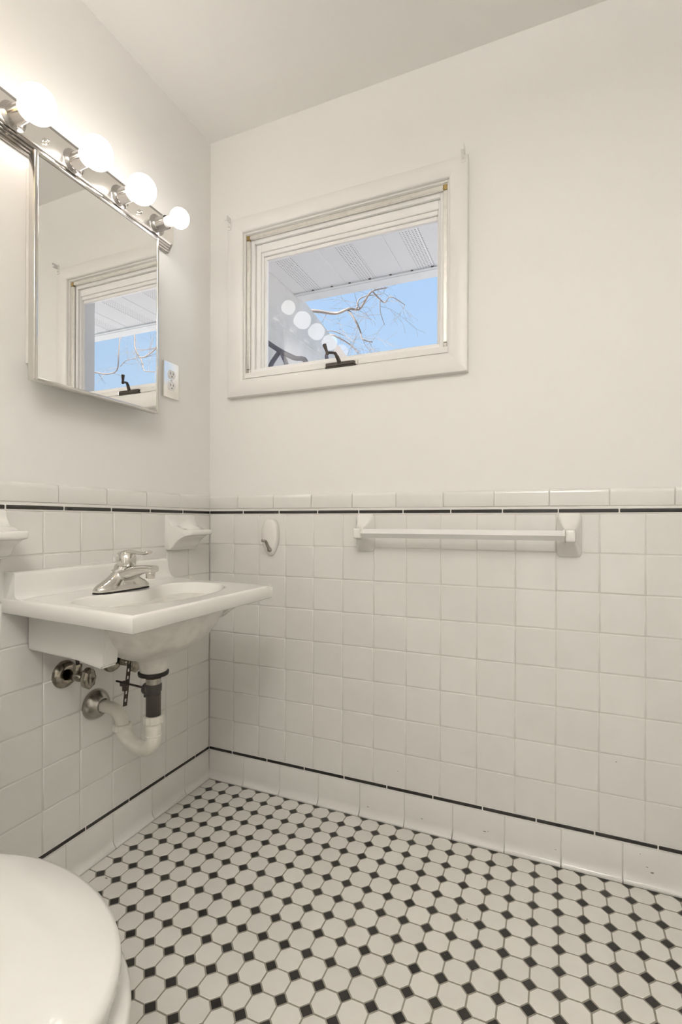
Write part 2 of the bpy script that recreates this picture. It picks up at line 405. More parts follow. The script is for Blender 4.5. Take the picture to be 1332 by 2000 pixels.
# ------------------------------------------------------------------ window
win = thing('window_1', 'small white casement window with bare mitred casing, tree and sky outside', 'window', (.525, 0, 1.485), kind='structure')
CO = (.0885, .9580, 1.4220, 2.0740); CI = (.1510, .9000, 1.4850, 2.0225)   # casing outer / inner x0,x1,z0,z1
def mitre(s):
    """one side of the casing as a mitred profile"""
    xo0, xo1, zo0, zo1 = CO; xi0, xi1, zi0, zi1 = CI
    o = {'t': [(xo0, zo1), (xo1, zo1)], 'b': [(xo0, zo0), (xo1, zo0)], 'l': [(xo0, zo0), (xo0, zo1)], 'r': [(xo1, zo0), (xo1, zo1)]}[s]
    i = {'t': [(xi0, zi1), (xi1, zi1)], 'b': [(xi0, zi0), (xi1, zi0)], 'l': [(xi0, zi0), (xi0, zi1)], 'r': [(xi1, zi0), (xi1, zi1)]}[s]
    R = []
    # t: 0 outer .. 1 inner ; depth
    pf = [(0, .004), (0, -.013), (.03, -.0165), (.10, -.018), (.62, -.0175), (.86, -.0145), (.965, -.0115), (.995, -.0085), (1.0, .004)]
    for e in (0, 1):
        R.append([(o[e][0]+(i[e][0]-o[e][0])*t, y, o[e][1]+(i[e][1]-o[e][1])*t) for t, y in pf])
    return loft(R, True, True, True)
for s in 'tblr':
    c = sharp(obj('casing', mitre(s), TRIM, win), 35)
def rectframe(x0, x1, z0, z1, wdt, y0, y1, r=.0015):
    """four bars of a rectangular frame"""
    l_, r_, b_, t_ = wdt
    return join(rbox(x0, x0+l_, y0, y1, z0, z1, r, 1), rbox(x1-r_, x1, y0, y1, z0, z1, r, 1),
                rbox(x0+l_, x1-r_, y0, y1, z0, z0+b_, r, 1), rbox(x0+l_, x1-r_, y0, y1, z1-t_, z1, r, 1))
# inner bead stepping back from the casing
obj('casing_bead', rectframe(.1510, .9000, 1.4850, 2.0225, (.0058, .0058, .004, .0062), -.002, .010, .001), TRIM, win)
# sloping stool under the sash
obj('stool', ([(.1565, .003, 1.4885), (.8945, .003, 1.4885), (.8945, .040, 1.4885), (.1565, .040, 1.4885), (.1565, -.004, 1.490), (.8945, -.004, 1.490),
               (.1565, .003, 1.511), (.8945, .003, 1.511), (.8945, .040, 1.519), (.1565, .040, 1.519)],
     [(0, 3, 2, 1), (0, 1, 5, 4), (4, 5, 7, 6), (6, 7, 8, 9), (9, 8, 2, 3), (0, 4, 6, 9, 3), (1, 2, 8, 7, 5)]), TRIM, win)
# aluminium screen track round the opening with corner keys
obj('track', rbox(.1582, .1700, .005, .015, 1.526, 1.9965, .001, 1), ALUM, win)
obj('track', rbox(.8800, .8925, .005, .015, 1.526, 1.9965, .001, 1), ALUM, win)
obj('track', rbox(.1715, .8790, .005, .015, 2.0005, 2.0140, .001, 1), ALUM, win)
for x in (.1580, .8796):
    tag(obj('corner_key', rbox(x, x+.0130, .004, .015, 1.9980, 2.0140, .001, 1), BRASS, win), 'small brass corner key')
    obj('corner_key', rbox(x, x+.0125, .006, .016, 1.512, 1.524, .001, 1), STEEL, win)
# white frame, then the sash and its stepped glazing bead
obj('frame', rectframe(.1575, .8935, 1.500, 2.0140, (.0270, .0255, .0265, .0270), .018, .075, .0015), SASH, win)
sash = obj('sash', rectframe(.1852, .8672, 1.5268, 1.9862, (.0200, .0065, .004, .0295), .027, .062, .002), SASH, win)
obj('glazing_bead', rectframe(.2052, .8607, 1.5308, 1.9567, (.0095, .003, .002, .0150), .031, .055, .002), SASH, win)
obj('glazing_bead', rectframe(.2147, .8577, 1.5328, 1.9417, (.0095, .003, .002, .0140), .037, .052, .002), SASH, win)
gp = obj('glass_pane', ([(.2147, .0450, 1.5328), (.8620, .0450, 1.5328), (.8620, .0450, 1.9417), (.2147, .0450, 1.9417)], [(0, 1, 2, 3)]), GLASS, win)
# outside reveal
obj('outer_frame', rectframe(.150, .900, 1.485, 2.020, (.020, .020, .020, .020), .075, .118, .002), SASH, win)
# operator crank
op = obj('operator_base', join(rbox(.486, .590, -.012, .004, 1.4905, 1.5025, .002, 2), rbox(.482, .595, -.008, .002, 1.4865, 1.4915, .001, 1)), DARK, win)
obj('crank_arm', tube(spline([(.5365, -.008, 1.499), (.535, -.014, 1.508), (.5315, -.022, 1.520), (.528, -.032, 1.526), (.518, -.060, 1.520)], 5), [.0070]*5+[.0065]*5+[.0055]*5+[.0042]*6, 10), DARK, op)
obj('crank_knob', lathe([(.002, -.001), (.0052, .001), (.0050, .006), (.0046, .014), (.0062, .028), (.0070, .034), (.005, .036)], (.5175, -.060, 1.513), (-.30, -.25, 1), 14), DARK, op)
obj('clip', rbox(.5955, .602, -.010, -.002, 1.488, 1.502, .001, 1), STEEL, win)
# curtain rod brackets on the casing corners
def bracket(x, z, lab, s):
    b = thing('curtain_bracket', lab, 'bracket', (x, -.018, z), 'old curtain rod brackets')
    obj('plate', rbox(x-.007, x+.007, -.0205, -.0175, z-.020, z+.020, .001, 1), TRIM, b)
    obj('hook', join(rbox(x+s*.005-.0015, x+s*.005+.0015, -.043, -.019, z+.001, z+.021, .0007, 1),
                     rbox(min(x+s*.005, x-s*.006), max(x+s*.005, x-s*.006), -.043, -.0405, z+.003, z+.012, .0007, 1)), TRIM, b)
    obj('screw', lathe([(.0028, 0), (.0028, .001), (.0015, .0016)], (x, -.0205, z-.010), (0, -1, 0), 10), STEEL, b)
bracket(.0985, 2.058, 'small white curtain rod bracket at the upper left casing corner, near the wall corner', 1)
bracket(.9440, 2.070, 'small white curtain rod bracket at the upper right casing corner', 1)

# ------------------------------------------------------------------ medicine cabinet
cab = thing('medicine_cabinet', 'mirrored medicine cabinet with steel-framed door, hung on the wall above the sink', 'cabinet', (0, -.54, 1.30))
obj('cabinet_box', box(-.003, .050, -.7125, -.3750, 1.3560, 1.8360), TRIM, cab)
DX, DY0, DY1, DZ0, DZ1 = .070, -.7435, -.3420, 1.3000, 1.8420
mirr = obj('mirror', box(.052, DX-.001, DY0+.008, DY1-.006, DZ0+.008, DZ1-.008), MIRROR, cab)
def cabframe():
    f = .0075
    return join(rbox(.050, DX+.0015, DY0, DY0+f+.003, DZ0, DZ1, .0018, 2), rbox(.050, DX+.0015, DY1-f, DY1, DZ0, DZ1, .0018, 2),
                rbox(.050, DX+.0015, DY0+f, DY1-f, DZ0, DZ0+f, .0018, 2), rbox(.050, DX+.0015, DY0+f, DY1-f, DZ1-f, DZ1, .0018, 2))
obj('door_frame', cabframe(), STEEL, cab, True)
sharp(bpy.data.objects[cab.children[-1].name] if cab.children else obj, 30)

# ------------------------------------------------------------------ vanity light bar
bar = thing('vanity_light', 'chrome vanity light bar with five sockets above the mirror', 'light', (0, -.60, 1.925))
BY0, BY1, BZ = -.985, -.2230, 1.9235
def step(hw, x0, x1, e, rr):
    """rounded-end slab: half height hw, from x0 to x1"""
    rings = []
    for x, ins in ((x0, 0), (x1-.002, 0), (x1, .002)):
        ring = []; h = hw-ins
        for (yc, zc, a0) in ((BY1-e-rr, BZ+h-rr, 0), (BY0+e+rr, BZ+h-rr, 90), (BY0+e+rr, BZ-h+rr, 180), (BY1-e-rr, BZ-h+rr, 270)):
            for k in range(7):
                a = math.radians(a0+15*k); ring.append((x, yc+(rr-ins)*math.cos(a), zc+(rr)*math.sin(a)))
        rings.append(ring)
    return loft(rings, True, True, True)
sharp(obj('back_plate', join(step(.0585, -.004, .006, 0, .012), step(.053, .006, .011, .001, .012), step(.047, .011, .016, .002, .012), step(.041, .016, .021, .003, .012)), SOCK, bar), 30)
sharp(obj('face_plate', step(.034, .021, .026, .004, .012), PLATE, bar), 30)
ys = [-.304, -.4520, -.6040, -.7640, -.918]
BP, BZ = BZ, 1.9160
for k, y in enumerate(ys):
    sk = sharp(obj('socket', lathe([(.031, .0255), (.031, .027), (.024, .031), (.0205, .036), (.0200, .066), (.0185, .066), (.0185, .050)], (0, y, BZ), (1, 0, 0), 32, True, True), SOCK, bar), 35)
for y in (-.378, -.684):
    obj('mounting_nut', lathe([(.007, .026), (.007, .029), (.004, .031), (.0035, .037), (.002, .038)], (0, y, BZ-.002), (1, 0, 0), 12), CHROME, bar, True)
def bulb(y, r, cx, m_, lab, neck=.0165):
    b = thing('light_bulb', lab, 'bulb', (.050, y, BZ), 'bulbs in the vanity light bar')
    prof = []
    for k in range(0, 17):
        a = PI - PI*k/16
        a0 = math.acos(min(1, neck/r))
        x = cx + r*math.cos(a); rr = r*math.sin(a)
        if math.cos(a) < -math.sqrt(max(0, 1-(neck/r)**2)): continue
        prof.append((max(rr, .0004), x))
    prof = [(neck, cx - r*math.sqrt(1-(neck/r)**2) - .004)] + prof
    obj('globe', lathe(prof, (0, y, BZ), (1, 0, 0), 40), m_, b, True)
    obj('neck', lathe([(.0125, .0505), (.0150, .055), (neck+.0004, .060), (neck+.0004, prof[0][1]+.001)], (0, y, BZ), (1, 0, 0), 28), BBASE, b, True)
bulb(ys[0], .0300, .117, BULBM, 'smallest lit bulb, at the right end of the chrome bar nearest the corner', .0150)
bulb(ys[1], .0400, .110, BULBM, 'lit globe bulb second from the right end of the chrome bar')
bulb(ys[2], .0400, .110, BULBM, 'lit globe bulb in the middle of the chrome bar, above the mirror centre')
bulb(ys[3], .0400, .110, BULBM, 'lit globe bulb at the upper left, largest in the picture')
bulb(ys[4], .0390, .110, BULBD, 'amber bulb left of the frame, seen only reflected in the window')

# ------------------------------------------------------------------ outlet
ot = thing('wall_outlet', 'duplex outlet in a shiny metal cover plate right of the mirror', 'outlet', (0, -.214, 1.384))
obj('cover_plate', rbox(-.003, .0055, -.2505, -.1770, 1.3840, 1.5045, .0022, 2), PLATE, ot)
for zc in (1.4635, 1.4245):
    ring = []
    for k in range(28):
        a = 2*PI*k/28; yy = .0170*math.cos(a); zz = .0170*math.sin(a)
        ring.append((yy, max(-.0135, min(.0135, zz))))
    f = obj('receptacle', loft([[(.004, -.2137+a, zc+b) for a, b in ring], [(.0075, -.2137+a, zc+b) for a, b in ring]]), OUTW, ot)
    for dy, hh in ((-.006, .0040), (.006, .0033)):
        obj('slot', box(.0070, .0078, -.2137+dy-.001, -.2137+dy+.001, zc+.003-hh, zc+.003+hh), SLOT, f)
    obj('ground_hole', lathe([(.0024, .0070), (.0024, .0078)], (0, -.2137, zc-.0075), (1, 0, 0), 10), SLOT, f)
obj('screw', lathe([(.003, .005), (.003, .0068), (.0015, .0074)], (0, -.2137, 1.4440), (1, 0, 0), 12), STEEL, ot)

# ------------------------------------------------------------------ ceramic tile-in fixtures
def flare(prof, halfw, scoop=None, cols=21, rows=None):
    """prof: list of (depth, z) from the top of the plate over the lip to its bottom; halfw(depth)"""
    pf = spline(prof, 4)
    cz = sum(p[1] for p in pf)/len(pf)
    V, F = [], []
    n = len(pf)
    fr = []
    for k in range(cols):
        fr.append(-math.cos(PI*k/(cols-1)))
    for d, z in pf:
        for t in fr:
            e = (1-abs(t)**6)**.5 if abs(t) < 1 else 0      # edge rounding
            zz = z + (cz-z)*(1-e)*.045; dd = d*(1-(1-e)*.05)
            if scoop: zz -= scoop(d, t, z)
            V.append((dd, t*halfw(d), zz))
    for i in range(n-1):
        for j in range(cols-1):
            a = i*cols+j; F.append((a, a+1, a+cols+1, a+cols))
    F.append(tuple(i*cols for i in range(n))); F.append(tuple(i*cols+cols-1 for i in reversed(range(n))))
    F.append(tuple(range(cols))[::-1] + tuple((n-1)*cols+j for j in range(cols)))
    return V, F
# soap dish on the left wall near the corner
def dish_prof(z0, z1, L, zt, zb):
    return [(-.003, z1), (.006, z1), (.010, z1-.006), (.014, z1-.020), (.026, z1-.036), (.045, zt+.008), (.066, zt+.001), (L-.006, zt), (L, zt-.004),
            (L, zb+.004), (L-.006, zb), (.070, zb-.006), (.045, zb-.022), (.030, zb-.040), (.021, z0+.004), (.017, z0), (-.003, z0)]
sd = thing('soap_dish', 'white ceramic soap dish on the left wall beside the corner, above the sink', 'soap dish', (0, -.166, .87))
def scoop(d, t, z):
    if .010 < d < .090 and z > .934:
        a = (d-.045)/.042; r2 = a*a+(t/.62)**2
        return .014*max(0, 1-r2)**.8 if r2 < 1 else 0
    return 0
V, F = flare(dish_prof(.870, .9905, .102, .9390, .9215), lambda d: .0700-.016*min(1, max(0, d)/.1), scoop)
sharp(fix(obj('dish', ([(x, -.1665+y, z) for x, y, z in V], F), PORC, sd)), 50)
# cup holder on the left edge
ch = thing('cup_holder', 'white ceramic cup holder on the wall left of the sink, cut by the picture edge', 'cup holder', (0, -.832, .88))
V, F = flare(dish_prof(.878, .9945, .100, .9445, .9260), lambda d: .0660-.006*min(1, max(0, d)/.1))
sharp(fix(obj('holder', ([(x, -.8320+y, z) for x, y, z in V], F), PORC, ch)), 50)
for dy in (-.03, .03):
    obj('cup_ring', lathe([(.016, .9448), (.019, .9458), (.022, .9448)], (.062, -.832+dy, 0), (0, 0, 1), 20, False, False), PORC, ch, True)

# towel bar
tb = thing('towel_bar', 'milky plastic towel bar between two white ceramic posts', 'towel bar', (.933, 0, .93))
def post(xc):
    rings = []
    # (depth, half width, half height up, half height down)
    sec = [(-.003, .0325, .0630, .0610), (.004, .0325, .0630, .0610), (.0075, .0312, .0612, .0592), (.013, .0285, .055, .054), (.022, .0245, .044, .0435), (.035, .0195, .0315, .0315),
           (.050, .0155, .0230, .0230), (.066, .0130, .0180, .0185), (.080, .0118, .0160, .0168), (.085, .0108, .0148, .0155), (.087, .008, .011, .0115)]
    sec = [s for s in spline(sec, 2)]
    for d, hw, hu, hd in sec:
        ring = []; N = 28
        for k in range(N):
            a = 2*PI*k/N; c, s_ = math.cos(a), math.sin(a); e = .28
            xx = math.copysign(abs(c)**e, c)*hw; zz = math.copysign(abs(s_)**e, s_)*(hu if s_ > 0 else hd)
            ring.append((xc+xx, -d, .9315+zz))
        rings.append(ring)
    return loft(rings)
for xc in (.6290, 1.2375):
    sharp(fix(obj('post', post(xc), PORC, tb)), 55)
ring = [(-.0140, 0), (-.002, .012), (0, .0140), (.002, .012), (.0140, 0), (.002, -.012), (0, -.0140), (-.002, -.012)]
obj('bar', loft([[(x, -.0680+a, .9315+b) for a, b in ring] for x in (.6425, 1.2240)]), ACRYL, tb)
for x0, x1 in ((.6410, .6460), (1.2200, 1.2250)):
    obj('bar_collar', loft([[(x, -.0680+a*1.18, .9315+b*1.18) for a, b in ring] for x in (x0, x1)]), CAULK, tb)

# adhesive hook
hk = thing('wall_hook', 'white oval adhesive hook with a nickel prong on the tiled wall', 'hook', (.2705, 0, .845))
def egg(k, N=44, s=1.0):
    a = 2*PI*k/N; z = math.sin(a); x = math.cos(a)
    hw = .0335*(1 if z > 0 else (1-.20*z*z))
    e = .72 if z > 0 else .95
    return math.copysign(abs(x)**e, x)*hw*s, (z*.060 if z > 0 else z*.075)*s
R = []
for s, d in ((1, -.001), (1, .006), (.975, .0115), (.91, .0165), (.80, .0195), (.5, .0215), (.2, .022)):
    R.append([(.2705+egg(k, s=s)[0], -d, .9190+egg(k, s=s)[1]) for k in range(44)])
fix(obj('base', loft(R), HOOKW, hk, True))
obj('prong', tube(spline([(.2745, -.014, .866), (.2745, -.022, .868), (.2735, -.025, .874), (.270, -.034, .893), (.268, -.040, .900), (.267, -.050, .900), (.266, -.055, .902)], 5), [.0062]*6+[.0052]*12+[.0046]*8+[.0052]*5, 12), NICK, hk, True)
obj('pivot', lathe([(.009, .014), (.009, .021), (.007, .025), (.003, .0265)], (.2745, 0, .868), (0, -1, 0), 20), NICK, hk, True)

# ------------------------------------------------------------------ sink
ZD = .785
def shear(V, k=.10): return [(x, y-k*x, z) for x, y, z in V]
sk = thing('wall_sink', 'white porcelain wall-hung sink with low backsplash in the left corner', 'sink', (0, -.53, .60))
SX, SY0, SY1 = .4550, -.7700, -.2550
def drect(k, N, ins=0.0, rr=.010):
    """point k of a rounded rectangle parametrised by angle about the bowl centre"""
    cx, cy = .262, -.520
    a = 2*PI*k/N; c, s = math.cos(a), math.sin(a)
    hx1, hx0, hy1, hy0 = SX-ins-cx, cx-(0.0), SY1-ins-cy, cy-(SY0+ins)
    t = min((hx1/c if c > 1e-9 else 1e9), (hx0/-c if c < -1e-9 else 1e9), (hy1/s if s > 1e-9 else 1e9), (hy0/-s if s < -1e-9 else 1e9))
    return cx+c*t, cy+s*t
NN = 96
# force samples onto the four corners
angs = [2*PI*k/NN for k in range(NN)]
cx0, cy0 = .262, -.520
for (x, y) in ((SX, SY1), (SX, SY0), (0, SY0), (0, SY1)):
    a = math.atan2(y-cy0, x-cx0) % (2*PI); k = min(range(NN), key=lambda q: abs(((angs[q]-a+PI) % (2*PI))-PI)); angs[k] = a
def rect_ring(ins, z, back=0.0):
    out = []
    for a in angs:
        c, s = math.cos(a), math.sin(a)
        hx1, hx0, hy1, hy0 = SX-cx0, cx0, SY1-cy0, cy0-SY0
        t = min((hx1/c if c > 1e-9 else 1e9), (hx0/-c if c < -1e-9 else 1e9), (hy1/s if s > 1e-9 else 1e9), (hy0/-s if s < -1e-9 else 1e9))
        x, y = cx0+c*t, cy0+s*t
        out.append((min(x, SX-ins), max(SY0+ins, min(SY1-ins, y)), z))
    return out
def bowl_ring(sc, z, dx=0.0, mix=0.0):
    out = []
    for a in angs:
        c, s = math.cos(a), math.sin(a)
        n_ = 3.4 if c < 0 else 2.25
        n_ = n_*(1-mix)+2*mix
        t = (abs(c)**n_+abs(s)**n_)**(-1/n_)
        x, y = (.133 if c > 0 else .108)*sc*c*t*(1+.2*mix), .212*sc*s*t*(1-.30*mix)
        if c < 0: x += .050*math.exp(-(y/.085)**2)*max(0, (sc-.25)/.75)*min(1, -c*3)   # back edge bows forward round the faucet
        out.append((cx0+dx+x, cy0+y, z))
    return out
rings = [rect_ring(.012, ZD-.036), rect_ring(.003, ZD-.036), rect_ring(.0, ZD-.033), rect_ring(0, ZD-.006), rect_ring(.0016, ZD-.002), rect_ring(.005, ZD), rect_ring(.010, ZD), rect_ring(.016, ZD),
         bowl_ring(1.07, ZD), bowl_ring(1.035, ZD), bowl_ring(1.01, ZD-.0008), bowl_ring(.99, ZD-.004), bowl_ring(.97, ZD-.012), bowl_ring(.92, ZD-.032), bowl_ring(.83, ZD-.062, 0, .1), bowl_ring(.74, ZD-.098, -.004, .3),
         bowl_ring(.50, ZD-.118, -.008, .6), bowl_ring(.22, ZD-.126, -.012, 1), bowl_ring(.11, ZD-.129, -.013, 1)]
V, F = loft(rings, True, False, True)
sharp(fix(obj('basin', (shear(V), F), PORC, sk)), 50)
obj('drain_ring', ([(x, y-.0245, z) for x, y, z in lathe([(.024, 0), (.022, .003), (.015, .002), (.0, .001)], (.248, -.52, ZD-.129), (0, 0, 1), 24)[0]],
     lathe([(.024, 0), (.022, .003), (.015, .002), (.0, .001)], (.248, -.52, ZD-.129), (0, 0, 1), 24)[1]), CHROME, sk, True)
# backsplash: profile with coved foot, rounded ends
def splash():
    R = []
    pf = [(-.003, ZD-.030), (-.003, .8465), (.036, .8465), (.0405, .8455), (.0435, .8425), (.0445, .838), (.0455, .815), (.0465, .800), (.050, .7905), (.057, .7862), (.068, ZD+.0003), (.068, ZD-.030)]
    L = SY1-SY0
    for t in [0, .004, .012] + [.03+.94*k/16 for k in range(17)] + [.988, .996, 1]:
        R.append([])
        for x, z in pf:
            hgt = max(0, (z-ZD)/(.0465+.015))
            e0 = .0 + .003*hgt + (.0015 if t == 0 else 0)
            flare_ = .0045+.018*(1-min(1, max(0, (z-ZD))/.045))**2 if z > ZD else 0
            y0 = SY0+.001+e0; y1 = SY1-.014+flare_*.6 if z > ZD else SY1-.002
            y1 = SY1-.006-.004*hgt+ (.010*(1-min(1, (z-ZD)/.03)) if z > ZD else 0) - .002
            R[-1].append((x, y0+(y1-y0)*t, z-(.0025 if (t in (0, 1) and z > .84) else 0)))
    return loft(R)
V, F = splash(); sharp(fix(obj('backsplash', (shear(V), F), PORC, sk)), 50)
# underside: bowl hull with ribbed neck, side brackets and apron
def hull_ring(sx, sy, z, dx=0, n_=2.3):
    out = []
    for k in range(64):
        a = 2*PI*k/64; c, s = math.cos(a), math.sin(a); t = (abs(c)**n_+abs(s)**n_)**(-1/n_)
        out.append((.255+dx+sx*c*t, -.520+sy*s*t, z))
    return out
hr = [hull_ring(.166, .196, ZD-.030), hull_ring(.163, .192, ZD-.045), hull_ring(.155, .184, ZD-.065), hull_ring(.142, .170, ZD-.090), hull_ring(.122, .148, ZD-.115), hull_ring(.094, .118, ZD-.138, -.004),
      hull_ring(.060, .085, ZD-.155, -.006, 2), hull_ring(.045, .050, ZD-.165, -.007, 2), hull_ring(.039, .040, ZD-.178, -.007, 2), hull_ring(.037, .037, ZD-.190, -.007, 2), hull_ring(.0365, .0365, ZD-.200, -.007, 2), hull_ring(.034, .034, ZD-.203, -.007, 2)]
V, F = loft(hr); sharp(fix(obj('bowl_underside', (shear(V), F), PORCD, sk)), 60)
# apron: hollow skirt against the wall
def plate(pts, y0, y1):
    """xz polygon extruded in y"""
    return loft([[(x, y0, z) for x, z in pts], [(x, y1, z) for x, z in pts]])
left_pf = [(0.0, ZD-.030), (0.0, .6480), (.190, .6480), (.278, .6390), (.286, .6440), (.300, ZD-.034)]
V, F = plate(left_pf, -.7070, -.6650); o = obj('bracket', (shear(V), F), PORC, sk)
bmm = bmesh.new(); bmm.from_mesh(o.data); bmesh.ops.bevel(bmm, geom=bmm.edges[:], offset=.004, segments=2, affect='EDGES'); bmm.to_mesh(o.data); bmm.free(); sharp(o, 50)
right_pf = [(0.0, ZD-.030), (0.0, .6480), (.10, .6480), (.19, .655), (.27, .672), (.34, .700), (.385, .730), (.405, ZD-.034)]
V, F = plate(right_pf, -.3750, -.3330); o = obj('bracket', (shear(V), F), PORC, sk)
bmm = bmesh.new(); bmm.from_mesh(o.data); bmesh.ops.bevel(bmm, geom=bmm.edges[:], offset=.004, segments=2, affect='EDGES'); bmm.to_mesh(o.data); bmm.free(); sharp(o, 50)

# faucet
fa = thing('sink_faucet', 'chrome single-lever faucet on the sink deck', 'faucet', (.140, -.553, ZD))
FXc, FYc = .151, -.5560
def ell(hy, hx, z, n_=2.3, dx=0, N=36):
    out = []
    for k in range(N):
        a = 2*PI*k/N; c, s = math.cos(a), math.sin(a); t = (abs(c)**n_+abs(s)**n_)**(-1/n_)
        out.append((FXc+dx+hx*c*t, FYc+hy*s*t, z))
    return out
obj('gasket', loft([ell(.086, .0295, ZD-.0005, 2.6), ell(.086, .0295, ZD+.0025, 2.6)]), RUBBER, fa)
body = [ell(.085, .0285, ZD+.0022, 2.6), ell(.0855, .0285, ZD+.009, 2.6), ell(.083, .0280, ZD+.014, 2.5), ell(.076, .0272, ZD+.020, 2.3), ell(.063, .0262, ZD+.027, 2.1), ell(.050, .0255, ZD+.034, 2, .001), ell(.038, .0248, ZD+.042, 2, .002),
        ell(.0300, .0240, ZD+.050, 2, .003), ell(.0255, .0232, ZD+.058, 2, .004), ell(.0238, .0230, ZD+.066, 2, .006), ell(.0230, .0225, ZD+.069, 2, .006)]
fix(obj('body', loft(body), CHROME, fa, True))
sp_ = spline([(FXc+.000, .034, .031, .022), (FXc+.028, .045, .0255, .0170), (FXc+.056, .0545, .0195, .0135), (FXc+.082, .0595, .0160, .0105), (FXc+.100, .0605, .0150, .0092), (FXc+.111, .0600, .0138, .0085)], 5)
R = []
for x, z, hw, hh in sp_:
    ring = []
    for k in range(24):
        a = 2*PI*k/24; c, s = math.cos(a), math.sin(a); e = .6
        ring.append((x+.10*hh*s, FYc+math.copysign(abs(c)**e, c)*hw, ZD+z+math.copysign(abs(s)**e, s)*hh))
    R.append(ring)
sharp(fix(obj('spout', loft(R), CHROME, fa, True)), 60)
obj('aerator', lathe([(.0100, 0), (.0112, .0015), (.0112, .010), (.0118, .012), (.0118, .018)], (FXc+.096, FYc, ZD+.036), (.08, 0, 1), 24), CHROME, fa, True)
dome = [(.0226, .066), (.0238, .069), (.0246, .076), (.0240, .085), (.0212, .0945), (.0160, .1015), (.009, .1055), (.0006, .1070)]
hdl = obj('handle', lathe(dome, (FXc+.004, FYc, ZD), (.12, 0, 1), 32), CHROME, fa, True)
lv = spline([(FXc-.004, .0965, .0150, .0075), (FXc+.020, .1030, .0130, .0070), (FXc+.042, .1030, .0095, .0050), (FXc+.062, .1010, .0085, .0042), (FXc+.078, .1010, .0100, .0046), (FXc+.090, .1040, .0115, .0050), (FXc+.094, .1045, .0085, .0035)], 5)
R = []
for x, z, hw, hh in lv:
    R.append([(x, FYc+hw*math.cos(2*PI*k/18), ZD+z-.002+hh*math.sin(2*PI*k/18)) for k in range(18)])
fix(obj('lever', loft(R), CHROME, hdl, True))
obj('lift_rod', join(tube([(FXc-.033, FYc, ZD), (FXc-.033, FYc, ZD+.046)], .0022, 8), lathe([(.002, .044), (.0055, .047), (.0055, .051), (.002, .054)], (FXc-.033, FYc, ZD), (0, 0, 1), 12)), CHROME, fa, True)

# ------------------------------------------------------------------ plumbing under the sink
TX, TY = .248, -.5450
tr_ = thing('drain_trap', 'white plastic drain trap with dark grey tailpiece under the sink', 'drain pipe', (TX, TY, .35))
ZN = ZD-.203
obj('flange_gasket', lathe([(.037, ZN-.010), (.038, ZN-.006), (.038, ZN-.001), (.034, ZN+.001)], (TX, TY, 0), (0, 0, 1), 32), RUBBER, tr_, True)
obj('flange_nut', lathe([(.0235, ZN-.017), (.025, ZN-.015), (.025, ZN-.009)], (TX, TY, 0), (0, 0, 1), 8), DARK, tr_)
obj('tailpiece', lathe([(.0185, .520), (.0185, ZN-.010)], (TX, TY, 0), (0, 0, 1), 28), BRUSH, tr_, True)
obj('popup_body', lathe([(.0185, .455), (.0185, .528), (.0205, .530), (.0210, .547), (.0195, .549)], (TX, TY, 0), (0, 0, 1), 28), GREYP, tr_, True)
sharp(tr_.children[-1] if tr_.children else bpy.data.objects['popup_body'])
WX, WY, WZ = .104, -.5110, .447
# U bend from tail to the wall arm
leg = Vector((WX-TX, WY-TY, 0)); LL = leg.length; dr = leg.normalized(); Rr = LL/2
pts = [(TX, TY, .463), (TX, TY, .430)]
Cc = Vector((TX, TY, .410)) + dr*Rr
for k in range(0, 19):
    a = PI*k/18; p_ = Cc - dr*(Rr*math.cos(a)) - Vector((0, 0, 1))*(min(Rr, .045)*math.sin(a)); pts.append(tuple(p_))
pts2 = [(WX, WY, .400)]
obj('trap_bend', tube(pts[:-1], .0195, 24), PVC, tr_, True)
def nut(x, y, z0, z1, r, name='slip_nut', ax=(0, 0, 1), par=None):
    R_ = []
    for q in (z0, z0+.002, z1-.002, z1):
        rr = r-.002 if q in (z0, z1) else r
        R_.append([(x+(rr+(.0016 if k % 3 == 0 else 0))*math.cos(2*PI*k/36), y+(rr+(.0016 if k % 3 == 0 else 0))*math.sin(2*PI*k/36), q) for k in range(36)])
    return obj(name, loft(R_), PVC, par or tr_)
nn = nut(TX, TY, .448, .468, .0240)
for s in (-1, 1):
    obj('wing', rbox(TX+s*.027-.006, TX+s*.027+.006, TY-s*.0-.003, TY+.003, .452, .464, .0015, 1), PVC, nn)
nut(WX, WY, .392, .410, .0235)
nut(TX, TY, .415, .419, .0205, 'pipe_bead')
# wall arm: elbow from the wall down into the nut
arm = [(.0, WY, .449), (.045, WY, .447)]
for k in range(0, 9):
    a = PI/2*k/8; arm.append((WX-.038+.038*math.sin(a), WY, .447-.038+.038*math.cos(a)))
arm.append((WX, WY, .398))
obj('wall_arm', tube(arm, .0170, 24), PVC, tr_, True)
es = tag(obj('escutcheon', lathe([(.0425, -.0045), (.0425, .004), (.0400, .012), (.0335, .022), (.0260, .030), (.0215, .034), (.0190, .035), (.0185, .030)], (0, WY, .4485), (1, 0, 0), 40), BRUSH, tr_, True), 'brushed metal wall escutcheon')
